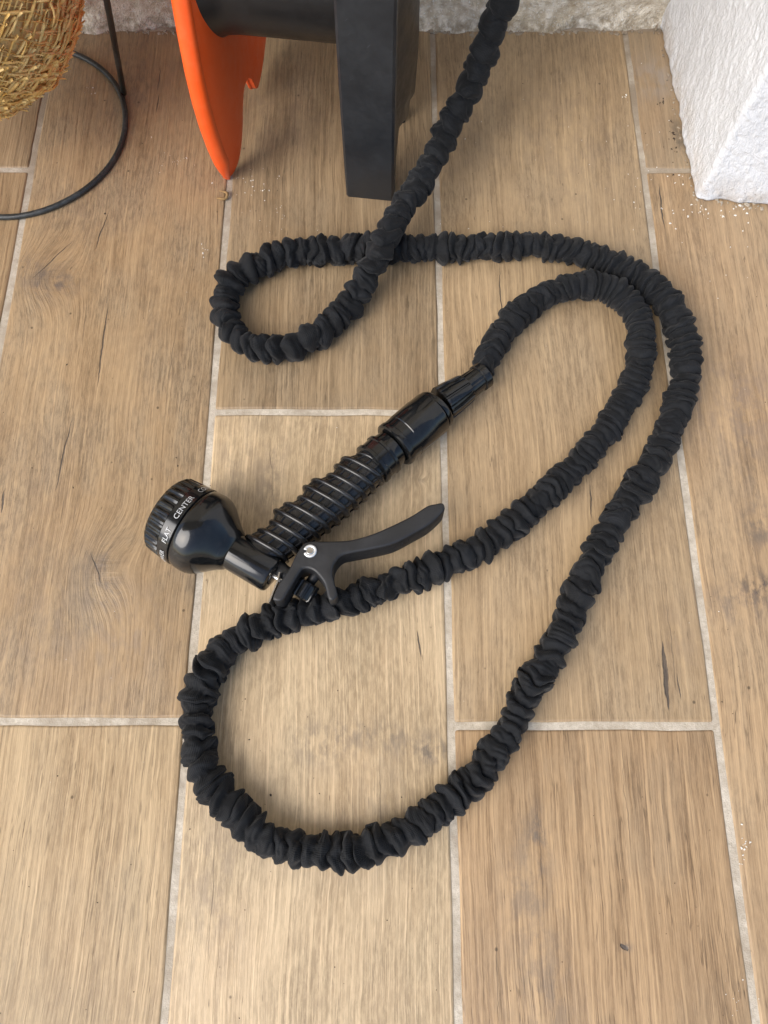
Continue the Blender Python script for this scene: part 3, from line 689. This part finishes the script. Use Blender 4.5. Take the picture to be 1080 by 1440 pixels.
for q in (30, 62, 90, 118, 150, 205, 335):      # lengthwise webs between the ribs
    rows = []
    for t in np.linspace(.04, .98, 40):
        a, c = grip_ab(t); p = g0+gd*(GL*t)-bh*(bump_front(t)*max(0, -math.cos(R(q)))); q1 = R(q)
        dv = bh*math.cos(q1)*a+Zv*math.sin(q1)*c; tn = (bh*-math.sin(q1)+Zv*math.cos(q1)).normalized()
        rows.append([p+dv*.70-tn*.0007, p+dv*.93-tn*.0009, p+dv*.93+tn*.0009, p+dv*.70+tn*.0007])
    me = gridmesh('grip_web', np.array([[list(v) for v in r] for r in rows]), True, True); link('grip_web', me, M_GRIP, grip, False)
# collar between the grip and the coupling
me = lathe('grip_collar', g1-gd*.003, c0-g1, [(0, .008), (0, .0125), (.001, .0140), (.0030, .0141), (.0036, .0131), (.0095, .0133), (.0100, .0141), (.0118, .0141), (.0124, .0128), (.0150, .0122), (.018, .0120)], 96)
autosmooth(me, 35); link('grip_collar', me, M_GLOSS, gun, False)

# trigger lever: outline measured in the photo, upper edges at its top face, lower edges at its underside
ZT, ZB = .0335, .0135
def zz(x, y): return (340+x/2.842, 500+y/2.842)
upper = [(125, 962), (150, 908), (190, 850), (214, 800), (242, 757), (272, 742), (340, 741), (430, 737), (520, 713), (600, 679), (680, 639), (742, 600), (774, 592)]
mid_ = [P(*zz(796, 602), .027), P(*zz(804, 622), .022)]
lower = [(799, 655), (745, 706), (690, 738), (605, 782), (520, 803), (440, 818), (402, 830), (376, 862), (370, 900), (378, 935), (388, 985)]
inner = [(352, 985), (334, 925), (315, 895), (287, 868), (250, 862), (226, 892), (200, 935), (168, 985), (136, 988)]
pts = [P(*zz(*q), ZT) for q in upper]+mid_+[P(*zz(*q), ZB+.004) for q in lower]+[P(*zz(*q), ZT-.006) for q in inner]
cs, _ = smooth_curve([Vector((p.x, p.y, 0)) for p in pts], .0011, True)
cs = cs[:-1]
me = prism('trigger', [tuple(p[:2]) for p in cs][::-1], ZB, ZT, .0016, 3)
trig = link('trigger', me, M_MATTE, gun, False)
# fine raised ribs on the finger side of the lever tip
for k2_ in range(7):
    a = P(*zz(640+k2_*24, 768-k2_*17.5), ZB+.004); d_ = (P(*zz(700, 735), ZB+.004)-P(*zz(640, 768), ZB+.004)).normalized(); nrm_ = Vector((d_.y, -d_.x, 0))
    me = tubemesh('lever_ridge', [a-nrm_*.0003+Vector((0, 0, -.001)), a+nrm_*.0002+Vector((0, 0, .010))], .0003, 6); link('lever_ridge', me, M_MATTE, trig)
# pivot pin with retaining clip
pv = P(*zz(273, 781), ZT+.0006)
me = lathe('pivot_pin', (pv.x, pv.y, ZT-.002), (0, 0, 1), [(0, .0022), (.0030, .0022), (.0034, .0018), (.0035, .0004)], 32); autosmooth(me); link('pivot_pin', me, M_STEEL, trig, False)
ang = np.linspace(R(200), R(200+325), 30)
me = tubemesh('retaining_clip', [(pv.x+.0030*math.cos(a), pv.y+.0030*math.sin(a), ZT+.0004) for a in ang], .0009, 8); link('retaining_clip', me, M_RIVET, trig)
# return plate, valve stem, adjuster
sp = [P(*zz(*q), .0235) for q in ((158, 880), (150, 915), (136, 950), (122, 985), (118, 997))]
bm = bmesh.new(); rows = []
for p in smooth_curve(sp, .0008)[0]:
    rows.append([bm.verts.new((p[0]+dx, p[1], p[2]+dz)) for dx, dz in ((-.0004, -.0085), (.0004, -.0085), (.0004, .0085), (-.0004, .0085))])
for a, c_ in zip(rows[:-1], rows[1:]):
    for j in range(4): bm.faces.new((a[j], a[(j+1) % 4], c_[(j+1) % 4], c_[j]))
bm.faces.new(rows[0]); bm.faces.new(rows[-1][::-1]); bmesh.ops.recalc_face_normals(bm, faces=bm.faces)
me = bpy.data.meshes.new('spring_plate'); bm.to_mesh(me); bm.free(); link('spring_plate', me, M_STEEL, trig, False)
be = f0+bx*(BL-.0008)
me = lathe('valve_stem', be-bx*.001, bx, [(0, .0016), (.0105, .0016), (.0108, .001)], 24); autosmooth(me); st = link('valve_stem', me, M_STEEL, gun, False)
me = lathe('valve_cap', be-bx*.001+bh.cross(Zv)*0.0, bx, [(0, .0060), (.0030, .0060), (.0034, .0054), (.0034, .003)], 48); autosmooth(me); link('valve_cap', me, M_GLOSS, gun, False)
v0 = P(*zz(165, 868), .0235)
me = tubemesh('lever_bracket', [g0+bx*.006-gd*.002, Vector((v0.x, v0.y, .0225)), Vector((v0.x, v0.y, .0225))+bx*.010], .0052, 16); link('lever_bracket', me, M_MATTE, gun)
a0 = P(*zz(272, 905), .020); a1 = P(*zz(222, 985), .017)
me = lathe('adjuster_knob', a0, a1-a0, [(0, .003), (0, .0062), (.001, .0070), (.0095, .0070), (.0105, .0062), (.0105, .002)], 96, lambda t, s: 1-.10*(np.abs(np.sin(t*5)) < .42)*(1 if s > 0 else 0))
autosmooth(me, 30); link('adjuster_knob', me, M_GLOSS, gun, False)
me = tubemesh('adjuster_stem', [P(*zz(330, 830), .021), a0+(a1-a0)*.3], .0030, 16); link('adjuster_stem', me, M_MATTE, gun)

# ------------------------------------------------------------------ hose reel: orange side, drum, black stand
al = R(7); RX = Vector((math.cos(al), -math.sin(al), 0)); RY = Vector((math.sin(al), math.cos(al), 0)); RO = Vector((-.1155, .406, 0))
def RP(x, y, z): return RO+RX*x+RY*y+Vector((0, 0, z))
reel = empty('hose_reel', tuple(RP(.07, .05, 0)))
tag(reel, 'hose reel with an orange side, black drum and dusty black stand', 'hose reel')
fr_z = [0, .01, .02, .04, .06, .08, .10, .123, .15, .19, .23, .26]; fr_y = [.004, .000, -.003, -.0075, -.0100, -.0105, -.0085, -.0035, .004, .019, .038, .058]
def front(z): return float(np.interp(z, fr_z, fr_y))
ys = np.linspace(-.0100, .118, 110)
zb_y = [-.0105, -.0095, -.0070, -.003, .000, .004, .008, .013, .019, .027, .034, .040, .045, .051, .058, .064, .068, .072, .078, .085, .095, .105, .118]
zb_z = [.080, .055, .036, .020, .010, .0006, .002, .007, .016, .028, .039, .0435, .0450, .0440, .0405, .034, .026, .0185, .0135, .012, .013, .016, .022]
zt_y = [-.0105, -.0085, -.0035, .004, .019, .038, .058, .09, .118]; zt_z = [.081, .10, .123, .15, .19, .23, .25, .235, .19]
def xo(y, z):
    d_ = y-front(z)                 # distance in from the front rim
    return .0045+.0095*(1-math.exp(-max(0, d_)/.012)) - .004*math.exp(-z/.02)
def sheet(thick):
    V = np.zeros((len(ys), 60, 3))
    for i, y in enumerate(ys):
        a, b_ = np.interp(y, zb_y, zb_z), np.interp(y, zt_y, zt_z)
        for j in range(60):
            s = j/59; z = a+(b_-a)*s**1.3; V[i, j] = RP(xo(y, z)+thick, y, z)
    return V
A_, B_ = sheet(0), sheet(-.0035)
V = np.concatenate([A_, B_[:, ::-1]], 1)
me = gridmesh('orange_side', V, True, True); autosmooth(me, 50); side = link('orange_side', me, M_ORANGE, reel, False)
# rolled rim along the front edge, as a channel section
rz = np.r_[np.linspace(.0, .03, 12), np.linspace(.036, .25, 60)]
sec = [(.0068, .0035), (.0066, .0005), (.0050, -.0012), (.001, -.0020), (-.0025, -.0014), (-.0042, .001), (-.0045, .006), (-.0025, .007), (-.0015, .003), (.0035, .0022), (.0045, .004)]
V = np.zeros((len(rz), len(sec), 3))
for i, z in enumerate(rz):
    kk = min(1, .35+z/.035)
    xs = 0.
    for j, (sx, sy) in enumerate(sec): V[i, j] = RP(xs+sx*kk, front(z)+sy*kk, max(z, .0005))
me = gridmesh('rim', V, True, True); autosmooth(me, 50); link('rim', me, M_ORANGE, side, False)
# raised lip round the lower cut-out
yy_ = np.linspace(.005, .114, 70); lip = [RP(xo(y, float(np.interp(y, zb_y, zb_z)))-.004, y, float(np.interp(y, zb_y, zb_z))+.0005) for y in yy_]
me = tubemesh('cut_out_lip', lip, .0014, 8); link('cut_out_lip', me, M_ORANGE, side)
# drum
dc = RP(0, .052, .133); DR = .041
me = lathe('drum', RP(.006, .052, .133), RX, [(0, .02), (0, DR*1.12), (.004, DR*1.10), (.010, DR*1.02), (.018, DR), (.1, DR), (.100, .02)], 96); autosmooth(me, 40)
link('drum', me, M_REELD, reel, False)
me = lathe('hub', RP(-.012, .052, .133), RX, [(0, .018), (.001, .020), (.02, .020), (.02, .01)], 48); autosmooth(me); link('hub', me, M_ORANGE, reel, False)
# stand: a broad band seen from the front, side walls behind it
s0 = Vector((-.0274, .3943, 0))
def SP(x, y, z): return s0+RX*x+RY*y+Vector((0, 0, z))
SW = .0345
prof = [(.000, .0005), (-.0012, .02), (-.002, .06), (-.002, .10), (0, .15), (.004, .20), (.014, .25), (.03, .285), (.05, .30), (.075, .285), (.092, .25), (.098, .20), (.10, .15), (.10, .10), (.098, .06), (.092, .03), (.085, .0005)]
ins = [(.012, .0005), (.013, .02), (.016, .06), (.018, .10), (.02, .15), (.024, .20), (.032, .24), (.04, .262), (.05, .268), (.066, .258), (.076, .235), (.080, .20), (.082, .15), (.082, .10), (.08, .06), (.076, .03), (.072, .0005)]
o1, _ = smooth_curve([(y, z, 0) for y, z in prof], .006); n_ = len(o1)
i1, L_ = smooth_curve([(y, z, 0) for y, z in ins], .003); i1 = np.stack([np.interp(np.linspace(0, L_[-1], n_), L_, i1[:, q]) for q in range(2)], 1)
V = np.zeros((n_, 8, 3)); bvl = .0016
for i in range(n_):
    o2 = o1[i, :2]; i2 = i1[i]; d_ = (i2-o2)/np.linalg.norm(i2-o2)
    q = [(0, o2+d_*bvl), (bvl, o2), (SW-bvl, o2), (SW, o2+d_*bvl), (SW, i2-d_*bvl*.6), (SW-bvl, i2), (bvl, i2), (0, i2-d_*bvl*.6)]
    for j, (x, yz) in enumerate(q): V[i, j] = SP(x, yz[0], max(yz[1], .0004))
me = gridmesh('stand_frame', V, True, True); autosmooth(me, 30); stand = link('stand_frame', me, M_REEL, reel, False)
# outward leaning side wall with a stepped foot on the right of the stand
Lz = [.004, .026, .05, .060, .067, .078, .086, .116, .154, .19, .24, .28]
Rp = [P(551, 262, .0005), P(553, 235, .010), P(560, 190, .022), P(562, 174, .029), P(574, 163, .031), P(576, 142, .036), P(583, 131, .042), P(588, 70, .075), P(590, 0, .115), P(592, -60, .15), P(588, -160, .21), P(570, -230, .25)]
bm = bmesh.new(); rows = []
for z, q in zip(Lz, Rp):
    a = SP(SW-.0012, .004, z); q = Vector(q); bk = RY*.0045
    rows.append([bm.verts.new(v) for v in (a, a.lerp(q, .5)+RX*.0015, q, q+bk*.6, a.lerp(q, .5)+bk-RX*.004, a+bk*2-RX*.003)])
for a, c_ in zip(rows[:-1], rows[1:]):
    for j in range(6): bm.faces.new((a[j], a[(j+1) % 6], c_[(j+1) % 6], c_[j]))
bm.faces.new(rows[0]); bm.faces.new(rows[-1][::-1]); bmesh.ops.recalc_face_normals(bm, faces=bm.faces)
me = bpy.data.meshes.new('side_wall'); bm.to_mesh(me); bm.free(); autosmooth(me, 40); link('side_wall', me, M_REELD, stand, False)

# ------------------------------------------------------------------ plant stand and straw basket
rc_ = Vector((-.2728, .4553, 0)); RR = .0788
stn = empty('plant_stand', tuple(rc_)); tag(stn, 'thin black wire plant stand with a round floor ring under the straw basket', 'plant stand')
def ringpts(r, z, n=120, ph=0): return [(rc_.x+r*math.cos(2*math.pi*k/n), rc_.y+r*math.sin(2*math.pi*k/n)*1.02, z+.0004*math.sin(5*2*math.pi*k/n)) for k in range(n)]
link('floor_ring', tubemesh('floor_ring', ringpts(RR, .0022), .0021, 12, True), M_RUBBER, stn)
l0 = P(174, 131, .002); l1 = P(150, 0, .10); dd = (l1-l0)
for k in range(3):
    rot = Matrix.Rotation(2*math.pi*k/3, 3, 'Z')
    q0 = rc_+rot@(l0-rc_); q1 = rc_+rot@(l0+dd*2.0-rc_)
    link('leg', tubemesh('leg', [q0, q0.lerp(q1, .5), q1], .0021, 12), M_RUBBER, stn)
rt_ = (Vector((l0+dd*2.0-rc_)).xy).length
link('top_ring', tubemesh('top_ring', ringpts(rt_, l0.z+dd.z*2.0), .0021, 12, True), M_RUBBER, stn)
bc = Vector((-.2728, .4553, .132)); BR = .0855
bas = empty('straw_basket', (bc.x, bc.y, bc.z-BR)); tag(bas, 'woven golden straw basket with loose ends held in the wire plant stand', 'basket')
prb = [(-BR*.97, .005)]+[(BR*math.sin(R(a)), BR*math.cos(R(a))) for a in range(-75, 36, 6)]
prb += [(BR*.93*math.sin(R(a)), BR*.93*math.cos(R(a))) for a in range(34, -80, -6)]
me = lathe('basket_shell', bc, (0, 0, 1), prb, 64); link('basket_shell', me, M_STRAWD, bas)
vs, fs = [], []
rs = random.Random(5)
def strand(lat, lon, ang, ln, wd, lift):
    n_s = 6; b0 = len(vs)
    la, lo = lat, lon
    for i in range(n_s):
        t = i/(n_s-1)-.5
        la2 = la+math.sin(ang)*t*ln/BR; lo2 = lo+math.cos(ang)*t*ln/(BR*max(.25, math.cos(la)))
        r = BR+.0008+lift*(.6+math.sin(math.pi*(t+.5)))*.8+(max(0, t-.30)*lift*7)
        c = Vector((math.cos(la2)*math.cos(lo2), math.cos(la2)*math.sin(lo2), math.sin(la2)))
        e1 = Vector((-math.sin(lo2), math.cos(lo2), 0)); e2 = c.cross(e1)*-1
        tn = e1*math.cos(ang)+e2*-1*math.sin(ang)*-1; pr_ = c.cross(tn).normalized()
        ww = wd*(1-.75*abs(t*2)**3)
        p = bc+c*r
        for sx, sz in ((-1, -.3), (0, .55), (1, -.3), (0, -.7)): vs.append(p+pr_*ww*sx*.5+c*sz*wd*.4)
    for i in range(n_s-1):
        for j in range(4): fs.append((b0+i*4+j, b0+i*4+(j+1) % 4, b0+(i+1)*4+(j+1) % 4, b0+(i+1)*4+j))
    fs.append((b0, b0+1, b0+2, b0+3)); e = b0+(n_s-1)*4; fs.append((e+3, e+2, e+1, e))
row = 0; lat = R(-80)
while lat < R(34):
    circ = 2*math.pi*BR*math.cos(lat); nn = max(6, int(circ/.0042))
    for k3 in range(nn):
        a = R(38)*(1 if row % 2 else -1)+rs.gauss(0, .13)
        strand(lat+rs.gauss(0, .012), 2*math.pi*k3/nn+rs.gauss(0, .02), a, rs.uniform(.014, .024), rs.uniform(.0026, .0044), rs.uniform(.0006, .0026))
    lat += .0058/BR; row += 1
for _ in range(130):
    strand(rs.uniform(R(-75), R(30)), rs.uniform(0, 2*math.pi), rs.uniform(-1.3, 1.3), rs.uniform(.014, .026), rs.uniform(.0018, .0034), rs.uniform(.002, .0045))
me = pymesh('straw_weave', vs, fs); link('straw_weave', me, M_STRAW, bas, True, 'stuff')

# ------------------------------------------------------------------ crumbs, paint flecks and dirt
def flecks(name, items, mat, label, cat):
    bm = bmesh.new(); rs = random.Random(len(items)*3+1)
    for (p, r, hgt_) in items:
        n = rs.randint(6, 10); el_ = rs.uniform(.5, 1.0); a0 = rs.uniform(0, 6.28)
        ring = [];
        for j in range(n):
            q = 2*math.pi*j/n; rr = r*rs.uniform(.35, 1.45); x, y = rr*math.cos(q), rr*el_*math.sin(q)
            ring.append((p.x+x*math.cos(a0)-y*math.sin(a0), p.y+x*math.sin(a0)+y*math.cos(a0)))
        lo = [bm.verts.new((x, y, p.z-.0001)) for x, y in ring]
        hi = [bm.verts.new((p.x+(x-p.x)*.7, p.y+(y-p.y)*.7, p.z+hgt_*rs.uniform(.6, 1))) for x, y in ring]
        bm.faces.new(hi)
        for j in range(n): bm.faces.new((lo[j], lo[(j+1) % n], hi[(j+1) % n], hi[j]))
    me = bpy.data.meshes.new(name); bm.to_mesh(me); bm.free()
    o = link(name, me, mat, None, False); tag(o, label, cat, kind='stuff'); return o
rs = random.Random(99); it = []
def sc_pts(cx, cy, sx, sy, n, r0, r1, h=.0004):
    for _ in range(n):
        x, y = rs.gauss(cx, sx), rs.gauss(cy, sy); p = P(x, y)
        if p.y < .555 and not (p.x > .2225 and p.y > .388): it.append((Vector((p.x, p.y, .0002)), rs.uniform(r0, r1)*.8, h*rs.uniform(.5, 1.5)))
sc_pts(1030, 300, 30, 8, 12, .0003, .0013); sc_pts(985, 292, 8, 6, 12, .0003, .0010); sc_pts(950, 310, 25, 14, 10, .0003, .0011); sc_pts(1045, 325, 12, 16, 6, .0005, .0015)
sc_pts(955, 250, 12, 6, 5, .0004, .0010); sc_pts(905, 180, 25, 70, 12, .0002, .0005); sc_pts(880, 135, 3, 2, 4, .0007, .0015)
sc_pts(350, 258, 22, 14, 26, .0002, .0008); sc_pts(385, 300, 22, 12, 14, .0002, .0006); sc_pts(245, 228, 14, 5, 14, .0002, .0005); sc_pts(128, 128, 4, 3, 6, .0002, .0008); sc_pts(212, 193, 2, 2, 2, .0004, .0006)
sc_pts(790, 230, 90, 60, 22, .0002, .0006); sc_pts(560, 500, 400, 350, 40, .00015, .0004); sc_pts(700, 320, 60, 16, 10, .0002, .0006); sc_pts(985, 410, 40, 40, 5, .0002, .0005)
sc_pts(1045, 1190, 4, 14, 14, .0003, .0009); sc_pts(1038, 1395, 10, 16, 10, .0002, .0005, .0002); sc_pts(290, 358, 3, 8, 6, .0004, .0012)
flecks('plaster_flecks', it, M_SPECK, 'small white plaster and paint flecks scattered on the floor tiles near the pillar', 'plaster flecks')
it = []
for k4 in range(170):
    x = rs.uniform(-.30, .219); it.append((Vector((x, .5545-abs(rs.gauss(0, .0016)), .0002)), rs.uniform(.0004, .0022), rs.uniform(.0004, .002)))
for k4 in range(40):
    t = rs.random()**1.5; it.append((Vector((.2183+.0076*(1-t)-abs(rs.gauss(0, .0012)), .395+.158*t, .0002)), rs.uniform(.0002, .0009), rs.uniform(.0004, .0014)))
for k4 in range(44):
    t = rs.random()*.14; p = A1.xy+(A2-A1).normalized()*t; it.append((Vector((p.x+.0003, p.y-.0016+rs.gauss(0, .0012), .0002)), rs.uniform(.0003, .0015), rs.uniform(.0004, .0015)))
it.append((P(922, 41), .0026, .004))
flecks('mortar_crumbs', it, M_GROUT, 'crumbly mortar bits along the foot of the wall and the pillar', 'mortar crumbs')
it = []
def dp(x, y, r): p = P(x, y); it.append((Vector((p.x, p.y, .0002)), r, .0003))
for _ in range(34): dp(rs.gauss(952, 7), rs.gauss(192, 16), rs.uniform(.0003, .0012))
for _ in range(8): dp(rs.gauss(930, 4), rs.gauss(143, 3), rs.uniform(.0003, .0009))
for x, y in ((248, 644), (250, 655), (94, 513), (273, 530), (103, 686), (148, 301), (45, 658), (5, 580), (390, 268), (735, 118), (200, 202), (813, 244), (345, 983), (350, 1040), (381, 1119), (449, 1116)): dp(x, y, rs.uniform(.0004, .0009))
for _ in range(130): dp(rs.uniform(0, 1080), rs.uniform(60, 1440), rs.uniform(.00015, .0004))
it = [q for q in it if not (q[0].x > .218 and q[0].y > .39)]
flecks('dirt_specks', it, M_DIRT, 'dark brown dirt specks scattered over the floor tiles', 'dirt specks')
# curled dry leaf scrap by the foot of the orange side
lf = P(311, 280, 0); pts_ = []
for k5 in range(12):
    a = R(-150+k5*24); pts_.append((lf.x+.0042*math.cos(a)+.0005, lf.y+.0036*math.sin(a)+.002, .0012+.0012*math.sin(k5*.7)**2))
me = tubemesh('dry_leaf_scrap', pts_, [.0003+.0009*math.sin(math.pi*i/11) for i in range(12)], 6)
lo_ = link('dry_leaf_scrap', me, M_LEAF); tag(lo_, 'tiny curled dry leaf scrap on the tile joint by the orange reel foot', 'leaf scrap')
